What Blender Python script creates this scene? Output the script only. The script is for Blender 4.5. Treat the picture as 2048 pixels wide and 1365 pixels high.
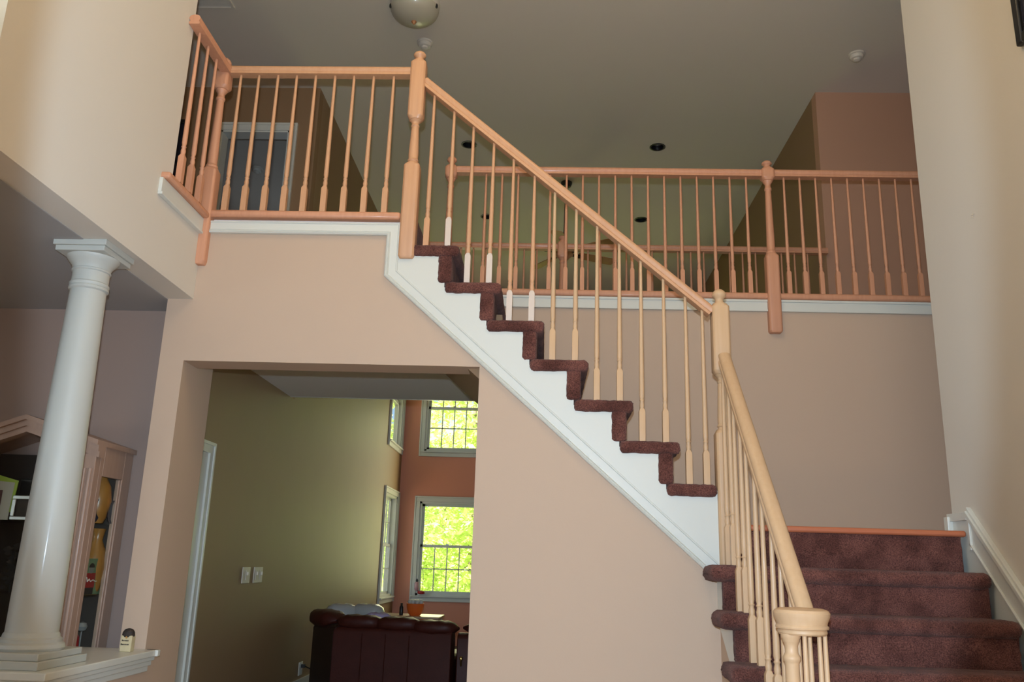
import bpy, bmesh, math, random
from mathutils import Vector, Matrix
from mathutils.geometry import tessellate_polygon
random.seed(7)
for o in list(bpy.data.objects): bpy.data.objects.remove(o)
SC = bpy.context.scene
COL = SC.collection
PI = math.pi

# ------------------------------------------------------------------ camera, world, lights, exposure
YAW, PITCH, ROLL, EYE = -.0421, .2587, .0310, 1.25
fwd = Vector((math.sin(YAW)*math.cos(PITCH), math.cos(YAW)*math.cos(PITCH), math.sin(PITCH)))
rgt = Vector((math.cos(YAW), -math.sin(YAW), 0))
upv = rgt.cross(fwd)
R_ = rgt*math.cos(ROLL) + upv*math.sin(ROLL)
U_ = upv*math.cos(ROLL) - rgt*math.sin(ROLL)
cd = bpy.data.cameras.new('camera'); cam = bpy.data.objects.new('camera', cd); COL.objects.link(cam)
cd.sensor_width = 36; cd.lens = 1701.6/2048*36; cd.clip_start = .05; cd.clip_end = 300
m = Matrix((R_, U_, -fwd)).transposed().to_4x4(); m.translation = (0, 0, EYE)
cam.matrix_world = m
SC.camera = cam

vs = SC.view_settings
vs.view_transform = 'Standard'; vs.look = 'None'; vs.gamma = 1; vs.use_curve_mapping = False
vs.exposure = 0.0
SC.cycles.use_denoising = True
SC.cycles.max_bounces = 8
SC.cycles.sample_clamp_indirect = 4.0

w = bpy.data.worlds.new('sky'); SC.world = w; w.use_nodes = True
nt = w.node_tree
sky = nt.nodes.new('ShaderNodeTexSky'); sky.sky_type = 'HOSEK_WILKIE'
sky.sun_direction = Vector((-.4, -.5, .75)).normalized(); sky.turbidity = 4.0
nt.links.new(sky.outputs[0], nt.nodes['Background'].inputs[0])
nt.nodes['Background'].inputs[1].default_value = 7.0

sd = bpy.data.lights.new('sun', 'SUN'); sd.energy = 25.0; sd.angle = .02; sd.color = (1, .95, .85)
so = bpy.data.objects.new('sun', sd); COL.objects.link(so)
so.rotation_euler = (math.radians(38), 0, math.radians(-25))

# the photographer's flash, mounted just above the lens; its reflector throws a rounded rectangular beam
fl = bpy.data.lights.new('camera_flash', 'POINT'); fl.energy = 530; fl.shadow_soft_size = .018; fl.color = (.62, .80, 1.0)
fo = bpy.data.objects.new('camera_flash', fl); COL.objects.link(fo)
fo.location = Vector((0, 0, EYE)) + U_*.115 - R_*.012
fl.use_nodes = True
ft = fl.node_tree; em = ft.nodes['Emission']
def nd(t, tree=ft): return tree.nodes.new(t)
ge = nd('ShaderNodeNewGeometry')
def dot(v):
    n = nd('ShaderNodeVectorMath'); n.operation = 'DOT_PRODUCT'; n.inputs[1].default_value = v
    ft.links.new(ge.outputs['Incoming'], n.inputs[0]); return n.outputs['Value']
def mth(op, a, b=None):
    n = nd('ShaderNodeMath'); n.operation = op
    for i, x in enumerate((a, b)):
        if x is None: continue
        if isinstance(x, (int, float)): n.inputs[i].default_value = x
        else: ft.links.new(x, n.inputs[i])
    return n.outputs[0]
dz, dx, dy = dot(fwd), dot(R_), dot(U_)
tx = mth('DIVIDE', mth('ABSOLUTE', mth('DIVIDE', dx, dz)), .566)
ty = mth('DIVIDE', mth('ABSOLUTE', mth('DIVIDE', dy, dz)), .80)
rr = mth('ADD', mth('POWER', tx, 2.6), mth('POWER', ty, 2.6))
mr = nd('ShaderNodeMapRange'); mr.interpolation_type = 'SMOOTHSTEP'
ft.links.new(rr, mr.inputs[0])
for i, v in ((1, .86), (2, 1.12), (3, 1), (4, .03)): mr.inputs[i].default_value = v
core = mth('SUBTRACT', 1.0, mth('MULTIPLY', rr, .05))
ft.links.new(mth('MULTIPLY', mr.outputs[0], mth('MAXIMUM', core, .3)), em.inputs['Strength'])

XLW = -1.97
def area(name, loc, rot, sx, sy, e, col, spread=PI):
    l = bpy.data.lights.new(name, 'AREA'); l.shape = 'RECTANGLE'; l.size = sx; l.size_y = sy; l.energy = e; l.color = col; l.spread = spread
    o = bpy.data.objects.new(name, l); COL.objects.link(o); o.location = loc; o.rotation_euler = rot; return o
# daylight through the tall entry window behind the camera
area('entry_window_daylight', (0, -2.35, 3.9), (math.radians(82), 0, 0), 2.6, 2.2, 14, (1, .86, .62))
# daylight through the high window in the left foyer wall
area('high_window_daylight', (XLW, 1.85, 3.8), (0, math.radians(-68), 0), 1.6, 1.25, 14, (1, .95, .86))
# unseen warm lamp, without a fixture, placed above and in front of the camera
ch = bpy.data.lights.new('foyer_warm_lamp', 'POINT'); ch.energy = 64; ch.shadow_soft_size = .42; ch.color = (1, .74, .42)
co = bpy.data.objects.new('foyer_warm_lamp', ch); COL.objects.link(co); co.location = (0, 2.5, 4.95)
# weak fill lamp added for the dining room, off to the left
area('dining_fill', (-5.3, 1.5, 1.6), (math.radians(90), 0, math.radians(-90)), 1.6, 1.3, 14, (.9, .97, 1))
# daylight through the far family room window
area('family_window_daylight', (-1.43, 12.95, 2.2), (math.radians(90), 0, math.radians(180)), .85, 2.6, 24, (1, .93, .56))
area('family_side_fill', (2.3, 10.8, 3.0), (math.radians(90), 0, math.radians(90)), 2.0, 3.6, 9, (1, .92, .6))  # fill lamp added in front of the right wall, which has no window
area('bedroom_cool_fill', (-3.2, 10.4, 4.3), (math.radians(100), 0, math.radians(180)), 1.2, 1.1, 3, (.72, .86, 1))  # cool lamp added before the closed far wall of the bedroom

# ------------------------------------------------------------------ materials
def mat(name, col, rough=.6, bump=0, bscale=60, var=0, vscale=8, metal=0, spec=.5, coat=0):
    M = bpy.data.materials.new(name); M.use_nodes = True
    t = M.node_tree; b = t.nodes['Principled BSDF']
    b.inputs['Base Color'].default_value = (*col, 1); b.inputs['Roughness'].default_value = rough
    b.inputs['Metallic'].default_value = metal; b.inputs['Specular IOR Level'].default_value = spec
    b.inputs['Coat Weight'].default_value = coat; b.inputs['Coat Roughness'].default_value = .12
    tc = t.nodes.new('ShaderNodeTexCoord')
    if var:
        n = t.nodes.new('ShaderNodeTexNoise'); n.inputs['Scale'].default_value = vscale; n.inputs['Detail'].default_value = 5
        t.links.new(tc.outputs['Object'], n.inputs['Vector'])
        mx = t.nodes.new('ShaderNodeMixRGB')
        mx.inputs[1].default_value = (*[c*(1-var) for c in col], 1); mx.inputs[2].default_value = (*[min(1, c*(1+var)) for c in col], 1)
        t.links.new(n.outputs['Fac'], mx.inputs[0]); t.links.new(mx.outputs[0], b.inputs['Base Color'])
    if bump:
        n = t.nodes.new('ShaderNodeTexNoise'); n.inputs['Scale'].default_value = bscale; n.inputs['Detail'].default_value = 4
        t.links.new(tc.outputs['Object'], n.inputs['Vector'])
        bp = t.nodes.new('ShaderNodeBump'); bp.inputs['Strength'].default_value = bump; bp.inputs['Distance'].default_value = .004
        t.links.new(n.outputs['Fac'], bp.inputs['Height']); t.links.new(bp.outputs[0], b.inputs['Normal'])
    return M
def wood(name, a, b_, scale=(45, 45, 2.2), rough=.5, coat=.08):
    M = mat(name, a, rough, coat=coat)
    t = M.node_tree; b = t.nodes['Principled BSDF']
    tc = t.nodes.new('ShaderNodeTexCoord'); mp = t.nodes.new('ShaderNodeMapping'); mp.inputs['Scale'].default_value = scale
    n = t.nodes.new('ShaderNodeTexNoise'); n.inputs['Scale'].default_value = 1.0; n.inputs['Detail'].default_value = 6; n.inputs['Distortion'].default_value = .6
    cr = t.nodes.new('ShaderNodeMixRGB'); cr.inputs[1].default_value = (*a, 1); cr.inputs[2].default_value = (*b_, 1)
    t.links.new(tc.outputs['Object'], mp.inputs[0]); t.links.new(mp.outputs[0], n.inputs['Vector'])
    t.links.new(n.outputs['Fac'], cr.inputs[0]); t.links.new(cr.outputs[0], b.inputs['Base Color'])
    return M
M_pink = mat('pink_paint', (.52, .385, .283), .75, .05, 220)
M_cream = mat('cream_paint', (.65, .61, .535), .75, .05, 220)
M_ceil = mat('ceiling_paint', (.66, .60, .51), .9, .06, 260)
M_soffit = mat('soffit_paint', (.80, .765, .72), .9, .06, 260)
M_olive = mat('olive_paint', (.28, .178, .092), .55, .12, 14, .06, 3)
M_red = mat('terracotta_paint', (.68, .28, .185), .6, .05, 200)
M_sage = mat('sage_paint', (.42, .42, .25), .7)
M_mauve = mat('mauve_paint', (.30, .215, .175), .75, .05, 220)
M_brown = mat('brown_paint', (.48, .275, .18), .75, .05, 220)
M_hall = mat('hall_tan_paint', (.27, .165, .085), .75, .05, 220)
M_trim = mat('white_trim_enamel', (.63, .64, .585), .35, coat=.15)
M_colw = mat('column_enamel', (.46, .47, .43), .5, coat=.08)
M_wood = wood('light_oak', (.63, .36, .20), (.52, .27, .14))
M_woodr = wood('rosy_oak', (.66, .335, .20), (.52, .235, .13))
M_woodp = wood('pale_oak', (.62, .42, .25), (.54, .34, .18))
M_prime = mat('white_primer', (.62, .53, .46), .55)
M_nose = wood('cherry_nosing', (.52, .17, .075), (.40, .11, .05), (3, 40, 40))
M_floor = wood('oak_floor', (.60, .42, .26), (.48, .31, .18), (2, 14, 14), .3)
M_beige = mat('hall_carpet', (.35, .27, .2), .95, .5, 300)
M_black = mat('black_lacquer', (.012, .012, .013), .35)
M_dark = mat('dark_interior', (.03, .022, .018), .7)
M_brass = mat('brass', (.75, .52, .18), .25, metal=1)
M_steel = mat('steel', (.6, .6, .6), .3, metal=1)
M_plastic = mat('white_plastic', (.64, .59, .50), .45)
M_leather = mat('oxblood_leather', (.060, .011, .006), .5, .25, 70, .25, 9, spec=.3)
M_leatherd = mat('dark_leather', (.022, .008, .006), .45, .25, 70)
M_fanw = wood('fan_blade_wood', (.48, .235, .10), (.36, .16, .065), (30, 3, 30))
M_pickl = wood('pickled_oak', (.40, .27, .20), (.31, .20, .145), (40, 40, 2), .45, .1)
M_amber = mat('amber_glaze', (.30, .135, .03), .3, var=.3, vscale=14)
M_navy = mat('navy_glaze', (.02, .022, .04), .25)
M_bark = mat('bark', (.20, .15, .12), .9, .5, 30)
M_lawn = mat('lawn', (.20, .30, .06), .9, var=.3, vscale=2)

def carpet_mat():
    M = mat('plum_brown_carpet', (.155, .06, .05), .95, spec=.1)
    t = M.node_tree; b = t.nodes['Principled BSDF']
    tc = t.nodes.new('ShaderNodeTexCoord')
    n = t.nodes.new('ShaderNodeTexNoise'); n.inputs['Scale'].default_value = 210; n.inputs['Detail'].default_value = 5
    n2 = t.nodes.new('ShaderNodeTexNoise'); n2.inputs['Scale'].default_value = 9; n2.inputs['Detail'].default_value = 3
    for q in (n, n2): t.links.new(tc.outputs['Object'], q.inputs['Vector'])
    r = t.nodes.new('ShaderNodeValToRGB'); r.color_ramp.elements[0].position = .32; r.color_ramp.elements[1].position = .7
    r.color_ramp.elements[0].color = (.070, .026, .020, 1); r.color_ramp.elements[1].color = (.25, .10, .078, 1)
    mx = t.nodes.new('ShaderNodeMixRGB'); mx.blend_type = 'MULTIPLY'; mx.inputs[0].default_value = .85
    r2 = t.nodes.new('ShaderNodeValToRGB'); r2.color_ramp.elements[0].position = .38; r2.color_ramp.elements[1].position = .62; r2.color_ramp.elements[0].color = (.5, .46, .46, 1); r2.color_ramp.elements[1].color = (1, 1, 1, 1)
    t.links.new(n.outputs['Fac'], r.inputs[0]); t.links.new(n2.outputs['Fac'], r2.inputs[0])
    t.links.new(r.outputs[0], mx.inputs[1]); t.links.new(r2.outputs[0], mx.inputs[2]); t.links.new(mx.outputs[0], b.inputs['Base Color'])
    bp = t.nodes.new('ShaderNodeBump'); bp.inputs['Strength'].default_value = .9; bp.inputs['Distance'].default_value = .006
    t.links.new(n.outputs['Fac'], bp.inputs['Height']); t.links.new(bp.outputs[0], b.inputs['Normal'])
    b.inputs['Sheen Weight'].default_value = .12; b.inputs['Sheen Roughness'].default_value = .5
    return M
M_carpet = carpet_mat()
def glass_mat(name, col=(1, 1, 1), refl=.12):
    M = bpy.data.materials.new(name); M.use_nodes = True; t = M.node_tree
    for n in list(t.nodes): t.nodes.remove(n)
    o = t.nodes.new('ShaderNodeOutputMaterial'); mx = t.nodes.new('ShaderNodeMixShader')
    a = t.nodes.new('ShaderNodeBsdfTransparent'); a.inputs[0].default_value = (*col, 1)
    g = t.nodes.new('ShaderNodeBsdfGlossy'); g.inputs['Roughness'].default_value = .02
    f = t.nodes.new('ShaderNodeFresnel'); f.inputs[0].default_value = 1.45
    gm = t.nodes.new('ShaderNodeNewGeometry'); iv = t.nodes.new('ShaderNodeMath'); iv.operation = 'SUBTRACT'; iv.inputs[0].default_value = 1
    t.links.new(gm.outputs['Backfacing'], iv.inputs[1]); mm = t.nodes.new('ShaderNodeMath'); mm.operation = 'MULTIPLY'
    t.links.new(iv.outputs[0], mm.inputs[0]); t.links.new(f.outputs[0], mm.inputs[1])
    t.links.new(mm.outputs[0], mx.inputs[0]); t.links.new(a.outputs[0], mx.inputs[1]); t.links.new(g.outputs[0], mx.inputs[2]); t.links.new(mx.outputs[0], o.inputs[0])
    return M
M_glass = glass_mat('window_glass', (.95, .97, .95))
def frosted():
    M = mat('alabaster_glass', (.46, .43, .33), .35, coat=.3)
    return M
M_dome = frosted()
def leaf_mat():
    M = bpy.data.materials.new('spring_leaf'); M.use_nodes = True; t = M.node_tree
    for n in list(t.nodes): t.nodes.remove(n)
    o = t.nodes.new('ShaderNodeOutputMaterial'); mx = t.nodes.new('ShaderNodeMixShader'); mx.inputs[0].default_value = .5
    d = t.nodes.new('ShaderNodeBsdfDiffuse'); tr = t.nodes.new('ShaderNodeBsdfTranslucent')
    oi = t.nodes.new('ShaderNodeTexCoord'); n = t.nodes.new('ShaderNodeTexNoise'); n.inputs['Scale'].default_value = 1.3
    r = t.nodes.new('ShaderNodeValToRGB'); r.color_ramp.elements[0].color = (.58, .70, .20, 1); r.color_ramp.elements[1].color = (.85, .90, .45, 1)
    t.links.new(oi.outputs['Object'], n.inputs['Vector']); t.links.new(n.outputs['Fac'], r.inputs[0])
    for q in (d, tr): t.links.new(r.outputs[0], q.inputs[0])
    t.links.new(d.outputs[0], mx.inputs[1]); t.links.new(tr.outputs[0], mx.inputs[2]); t.links.new(mx.outputs[0], o.inputs[0])
    return M
M_leaf = leaf_mat()

# ------------------------------------------------------------------ mesh helpers
class MB:
    def __init__(s): s.v = []; s.f = []; s.mi = []; s.cur = 0
    def add(s, vs, fs):
        n = len(s.v); s.v += [tuple(p) for p in vs]
        for f in fs: s.f.append(tuple(i+n for i in f)); s.mi.append(s.cur)
        return s
    def box(s, x0, x1, y0, y1, z0, z1):
        return s.add([(x, y, z) for z in (z0, z1) for y in (y0, y1) for x in (x0, x1)],
                     [(0, 2, 3, 1), (4, 5, 7, 6), (0, 1, 5, 4), (2, 6, 7, 3), (0, 4, 6, 2), (1, 3, 7, 5)])
    def prism(s, pts, a0, a1, axis='y'):
        # pts in the plane across the axis, counter-clockwise or not; extruded from a0 to a1
        def P(p, a):
            return (p[0], a, p[1]) if axis == 'y' else (a, p[0], p[1]) if axis == 'x' else (p[0], p[1], a)
        n = len(pts); tris = tessellate_polygon([[Vector((p[0], p[1], 0)) for p in pts]])
        vs = [P(p, a0) for p in pts] + [P(p, a1) for p in pts]
        fs = [tuple(t) for t in tris] + [tuple(i+n for i in reversed(t)) for t in tris]
        fs += [(i, (i+1) % n, (i+1) % n+n, i+n) for i in range(n)]
        return s.add(vs, fs)
    def lathe(s, prof, c=(0, 0), seg=20, x=0, y=0, cap=True):
        # prof: (radius, z)
        n = len(prof); vs = []; fs = []
        for r, z in prof:
            for k in range(seg):
                a = 2*PI*k/seg; vs.append((x+r*math.cos(a), y+r*math.sin(a), z))
        for i in range(n-1):
            for k in range(seg):
                k2 = (k+1) % seg; fs.append((i*seg+k, i*seg+k2, (i+1)*seg+k2, (i+1)*seg+k))
        if cap: fs += [tuple(range(seg-1, -1, -1)), tuple(range((n-1)*seg, n*seg))]
        return s.add(vs, fs)
    def loft(s, rings, closed=True, cap=True):
        n = len(rings[0]); vs = [p for r in rings for p in r]; fs = []
        for i in range(len(rings)-1):
            for k in range(n if closed else n-1):
                k2 = (k+1) % n; fs.append((i*n+k, i*n+k2, (i+1)*n+k2, (i+1)*n+k))
        if cap: fs += [tuple(range(n-1, -1, -1)), tuple(range((len(rings)-1)*n, len(rings)*n))]
        return s.add(vs, fs)
    def tube(s, pts, r, seg=8):
        rings = []; pts = [Vector(p) for p in pts]
        for i, p in enumerate(pts):
            d = (pts[min(i+1, len(pts)-1)] - pts[max(i-1, 0)]).normalized()
            a = d.cross(Vector((0, 0, 1)))
            if a.length < .1: a = d.cross(Vector((1, 0, 0)))
            a.normalize(); b = d.cross(a); q = r[i] if isinstance(r, (list, tuple)) else r
            rings.append([tuple(p + a*q*math.cos(2*PI*k/seg) + b*q*math.sin(2*PI*k/seg)) for k in range(seg)])
        return s.loft(rings)
    def mesh(s, name, mats, smooth=40, off=(0, 0, 0)):
        me = bpy.data.meshes.new(name)
        me.from_pydata([(a-off[0], b-off[1], c-off[2]) for a, b, c in s.v], [], s.f)
        for q in (mats if isinstance(mats, (list, tuple)) else [mats]): me.materials.append(q)
        me.polygons.foreach_set('material_index', s.mi)
        bm = bmesh.new(); bm.from_mesh(me); bmesh.ops.recalc_face_normals(bm, faces=bm.faces); bm.to_mesh(me); bm.free()
        if smooth:
            me.shade_smooth(); me.set_sharp_from_angle(angle=math.radians(smooth))
        return me

def tag(o, label=None, cat=None, group=None, kind=None):
    if label: o['label'] = label
    if cat: o['category'] = cat
    if group: o['group'] = group
    if kind: o['kind'] = kind
    return o
def thing(name, loc, label, cat, group=None):
    o = bpy.data.objects.new(name, None); o.location = loc; o.empty_display_size = .1
    COL.objects.link(o); return tag(o, label, cat, group)
def wloc(o):
    v = Vector(o.location)
    while o.parent: o = o.parent; v += o.location
    return v
def obj(name, mb, mats, parent=None, smooth=40, bevel=0, kind=None, label=None, at=None):
    # mesh given in world coordinates
    base = wloc(parent) if parent else Vector((0, 0, 0))
    at = Vector(at) if at else base
    o = bpy.data.objects.new(name, mb.mesh(name, mats, smooth, at)); COL.objects.link(o)
    if parent: o.parent = parent
    o.location = at - base
    if bevel:
        b = o.modifiers.new('edge', 'BEVEL'); b.width = bevel; b.segments = 2; b.limit_method = 'ANGLE'; b.angle_limit = math.radians(35)
    if kind: o['kind'] = kind
    if label: o['label'] = label
    return o
def inst(name, me, loc, parent):
    o = bpy.data.objects.new(name, me); COL.objects.link(o); o.parent = parent; o.location = Vector(loc) - wloc(parent); return o
def struct(name, mb, mats, parent=None, smooth=0, bevel=0):
    return obj(name, mb, mats, parent, smooth, bevel, kind='structure')
def wallgrid(axis, a0, a1, u0, u1, z0, z1, holes):
    # a slab across `axis`, from a0 to a1, with rectangular holes (u0,u1,z0,z1), made of joined boxes
    us = sorted({u0, u1, *[h for q in holes for h in q[:2] if u0 < h < u1]}); zs = sorted({z0, z1, *[h for q in holes for h in q[2:] if z0 < h < z1]})
    mb = MB()
    for i in range(len(us)-1):
        for j in range(len(zs)-1):
            uc, zc = (us[i]+us[i+1])/2, (zs[j]+zs[j+1])/2
            if any(h[0] < uc < h[1] and h[2] < zc < h[3] for h in holes): continue
            if axis == 'y': mb.box(us[i], us[i+1], a0, a1, zs[j], zs[j+1])
            else: mb.box(a0, a1, us[i], us[i+1], zs[j], zs[j+1])
    return mb

FL = .084          # ground floor level
SY = 4.366         # plane of the stair wall
BY = 5.614         # plane of the wall behind the stairs
FY = 7.15          # far edge of the bridge
UP = 3.125         # upper floor level
CE = 5.60          # upper ceiling
LC = 2.607         # ground floor ceiling
XL = -1.93         # left foyer wall
XR = 2.10          # right foyer wall
XO = -2.20         # olive wall
FARY = 13.1

# ------------------------------------------------------------------ structure
struct('floor', MB().box(-5.7, 3.9, -2.7, FARY+.2, FL-.12, FL), M_floor)

struct('floor_bounce_cut', MB().box(XO, 2.45, 4.78, FARY, FL, FL+.012), mat('bounce_cut_dark', (.13, .085, .06), .95, .5, 300))  # unseen dark sheet added to cut floor bounce onto the olive wall

CANS = [(-.872, 8.238), (1.134, 8.248), (-.80, 10.17), (1.179, 10.20)]
mbc = MB()
outer = [(-5.7, -2.7), (3.9, -2.7), (3.9, FARY+.2), (-5.7, FARY+.2)]
loops = [[Vector((p[0], p[1], 0)) for p in outer]]
for cx, cy in CANS: loops.append([Vector((cx+.068*math.cos(-2*PI*k/28), cy+.068*math.sin(-2*PI*k/28), 0)) for k in range(28)])
flat = [p for l in loops for p in l]
mbc.add([(p.x, p.y, CE) for p in flat], [tuple(t) for t in tessellate_polygon(loops)])
struct('ceiling', mbc, M_ceil)

# left foyer wall with the long opening to the dining room below it
struct('wall_left', wallgrid('x', XL-.145, XL, -2.6, SY, LC, CE, [(1.2, 2.54, 2.85, 4.7), (3.93, SY+.1, 3.07, CE+.1)]), M_cream)
struct('wall_right', MB().box(XR, XR+.14, -2.6, 4.53, FL, CE), M_cream)
struct('wall_landing_return', MB().box(XR+.14, 3.6, 4.40, 4.53, FL, CE), M_cream)
struct('wall_landing_side', MB().box(3.6, 3.72, 4.40, FY+.1, FL, CE), M_pink)
struct('wall_front', wallgrid('y', -2.6, -2.48, -5.7, 3.9, FL, CE, [(-1.3, 1.3, 2.8, 5.0), (-.5, .5, FL, 2.2)]), M_cream)
struct('door_2', MB().box(-.5, .5, -2.58, -2.53, FL, 2.2).box(-.4, -.05, -2.53, -2.515, .3, 1.0).box(.05, .4, -2.53, -2.515, .3, 1.0).box(-.4, -.05, -2.53, -2.515, 1.2, 2.0).box(.05, .4, -2.53, -2.515, 1.2, 2.0), M_trim)

struct('wall_jamb', MB().box(-2.072, -1.94, SY+.19, 4.72, FL, LC).box(XO, -1.94, 4.72, 4.775, FL, LC), M_pink)
# stair wall with the opening to the family room
zo = lambda x: 2.176-.883*(x+.24)          # lower edge of the diagonal moulding
mb = MB()
mb.prism([(-2.072, FL), (-1.94, FL), (-1.94, 2.262), (-.351, 2.262), (-.351, FL), (.90, FL), (.90, 1.28), (.70, zo(.70)+.06),
          (-.80, zo(-.80)+.06), (-.80, 3.05), (XL, 3.05), (XL, LC), (-2.072, LC)], SY, SY+.19)
struct('wall_stair', mb, M_pink)
# wall behind the stairs, and the edge of the bridge above it
struct('wall_back', MB().prism([(-.78, LC), (-.30, LC), (-.30, FL), (3.6, FL), (3.6, 3.05), (-.78, 3.05)], BY, BY+.14), M_pink)
struct('wall_closet', MB().box(-.351, -.25, SY+.19, BY+.14, FL, LC), M_hall)
# closet soffit under the stairs
struct('ceiling_under_stairs', MB().prism([(-.80, 2.60), (.9, 1.10), (.9, 1.18), (-.80, 2.68)], SY+.05, BY), M_hall)

# upper floor slab: its underside is the ceiling of the ground floor
slab = MB()
slab.box(-4.2, -.80, SY+.02, FY, LC, UP-.02).box(-4.2, XL-.145, 3.93, SY+.02, LC, UP-.02)
slab.box(-.80, 3.6, BY+.14, FY, LC, UP-.02).box(-5.7, -4.2, 3.93, FY, LC, UP-.02)
struct('ceiling_dining', MB().box(-5.7, XL-.145, -2.6, 4.6, LC-.004, LC-.001), mat('dining_ceiling_dimmed', (.33, .32, .31), .9, .06, 260))  # dimness of the white dining ceiling put into a darker grey
slab.box(-5.7, XL-.145, -2.6, 3.93, LC, UP-.02)
struct('floor_upper', slab, M_soffit)
struct('floor_hall', MB().box(-4.2, -.80, SY+.06, FY-.02, UP-.02, UP-.004).box(-.78, 3.6, BY+.08, FY-.02, UP-.02, UP-.004).box(-4.2, -2.32, FY, 10.6, UP-.02, UP), M_beige)
struct('trim_bridge_edge', MB().box(-2.2, 2.45, FY, FY+.02, LC-.002, UP-.05), M_trim)

# dining room
struct('wall_dining_back', MB().box(-5.7, -2.072, 4.60, 4.72, FL, LC), M_mauve)
struct('wall_dining_left', wallgrid('x', -5.7, -5.58, -2.6, 4.6, FL, LC, [(.7, 2.3, .95, 2.25)]), M_mauve)
# half wall under the column, with its sill
struct('wall_half', MB().box(-2.26, XL-.005, 3.42, SY, FL, .745), M_pink)
sill = MB().box(-2.30, -1.875, 3.385, SY, .772, .802)
sill.box(-2.29, -1.887, 3.397, SY, .752, .772).box(-2.28, -1.90, 3.41, SY, .728, .752).box(-2.27, -1.915, 3.42, SY, .700, .728)
sill.box(-1.93, -1.862, SY-.03, SY+.0, .772, .802)
struct('trim_1', sill, M_trim, bevel=.004)

# family room
side_holes = [(11.92, 12.92, .78, 2.20), (11.92, 12.92, 2.93, 4.3)]
struct('wall_olive', wallgrid('x', XO-.12, XO, 4.72, FARY, FL, CE, side_holes + [(4.6, FY+.12, LC, CE)]), M_olive)
far_holes = [(-1.872, -.995, .79, 2.16), (-1.855, -.98, 2.93, 4.3), (-.55, .33, .79, 2.16), (-.55, .33, 2.93, 4.3), (.77, 1.65, .79, 2.16), (.77, 1.65, 2.93, 4.3)]
struct('wall_far', wallgrid('y', FARY, FARY+.14, XO-.12, 2.6, FL, 5.05, far_holes), M_red)
struct('wall_far_upper', MB().box(XO-.12, 2.6, FARY, FARY+.14, 5.05, CE), M_sage)
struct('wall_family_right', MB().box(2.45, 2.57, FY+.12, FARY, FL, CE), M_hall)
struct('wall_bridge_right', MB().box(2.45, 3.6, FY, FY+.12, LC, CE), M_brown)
# upstairs hall
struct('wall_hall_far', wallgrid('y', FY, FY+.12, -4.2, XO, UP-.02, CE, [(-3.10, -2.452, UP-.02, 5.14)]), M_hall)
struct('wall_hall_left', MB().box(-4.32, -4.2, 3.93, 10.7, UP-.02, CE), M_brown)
struct('wall_hall_near', MB().box(-4.2, XL-.145, 3.81, 3.925, UP-.02, CE), M_cream)
struct('wall_bedroom_far', MB().box(-4.2, XO-.12, 10.6, 10.7, UP-.02, CE), M_cream)

# ---- trims and mouldings
def sweep_moulding(path, prof, face, out=-1):
    # path in the XZ plane (outer edge), prof: (offset to the left of the path, projection from the face)
    dirs = [(Vector(path[i+1])-Vector(path[i])).normalized() for i in range(len(path)-1)]
    nrm = [Vector((-d.y, d.x)) for d in dirs]
    rings = []
    for i, p in enumerate(path):
        p = Vector(p)
        if i == 0: m = nrm[0]
        elif i == len(path)-1: m = nrm[-1]
        else:
            m = nrm[i-1]+nrm[i]; m = m / (1+nrm[i-1].dot(nrm[i]))
        rings.append([(p.x+m.x*d, face+out*h, p.y+m.y*d) for d, h in prof])
    return MB().loft(rings, closed=True)
prof = [(0, 0), (0, .022), (.006, .028), (.012, .022), (.016, .026), (.022, .016), (.060, .016), (.064, .022), (.069, .022), (.074, .012), (.076, 0)]
struct('trim_2', sweep_moulding([(XL, 2.990), (-.890, 2.990), (-.890, zo(-.890)+.004), (.868, zo(.868))], prof, SY), M_trim, smooth=0)
struct('trim_3', MB().box(-.78, 3.6, BY-.014, BY, 2.99, 3.045).box(-.78, 3.6, BY-.02, BY, 2.978, 2.99).box(-.78, 3.6, BY-.022, BY, 3.045, 3.06), M_trim)
struct('trim_4', MB().box(XL, XL+.018, 3.80, SY, 2.985, 3.062).box(XL, XL+.024, 3.80, SY, 2.972, 2.985), M_trim, bevel=.002)
# right skirt board along the lower flight
sk = lambda y: 1.575-.93*(4.325-y)
mb = MB().prism([(4.53, FL), (4.53, 1.555), (4.33, 1.555), (2.3, sk(2.3)), (2.3, FL)], XR-.016, XR, 'x')
struct('trim_5', mb, M_trim)
def slope_bar(dz0, dz1, x0, x1, y0=4.33, y1=2.3):
    return [[(x0, y, sk(y)+dz0), (x1, y, sk(y)+dz0), (x1, y, sk(y)+dz1), (x0, y, sk(y)+dz1)] for y in (y0, y1)]
mb = MB().loft(slope_bar(-.03, .0, XR-.034, XR)).loft(slope_bar(-.002, .018, XR-.024, XR)).loft(slope_bar(-.165, -.150, XR-.026, XR-.01))
mb.box(XR-.03, XR, 4.33, 4.53, 1.535, 1.575).box(XR-.026, XR, 4.315, 4.335, 1.39, 1.56).box(XR-.04, XR+.0, 4.50, 4.545, 1.48, 1.56)
struct('trim_6', mb, M_trim, bevel=.003)
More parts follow.
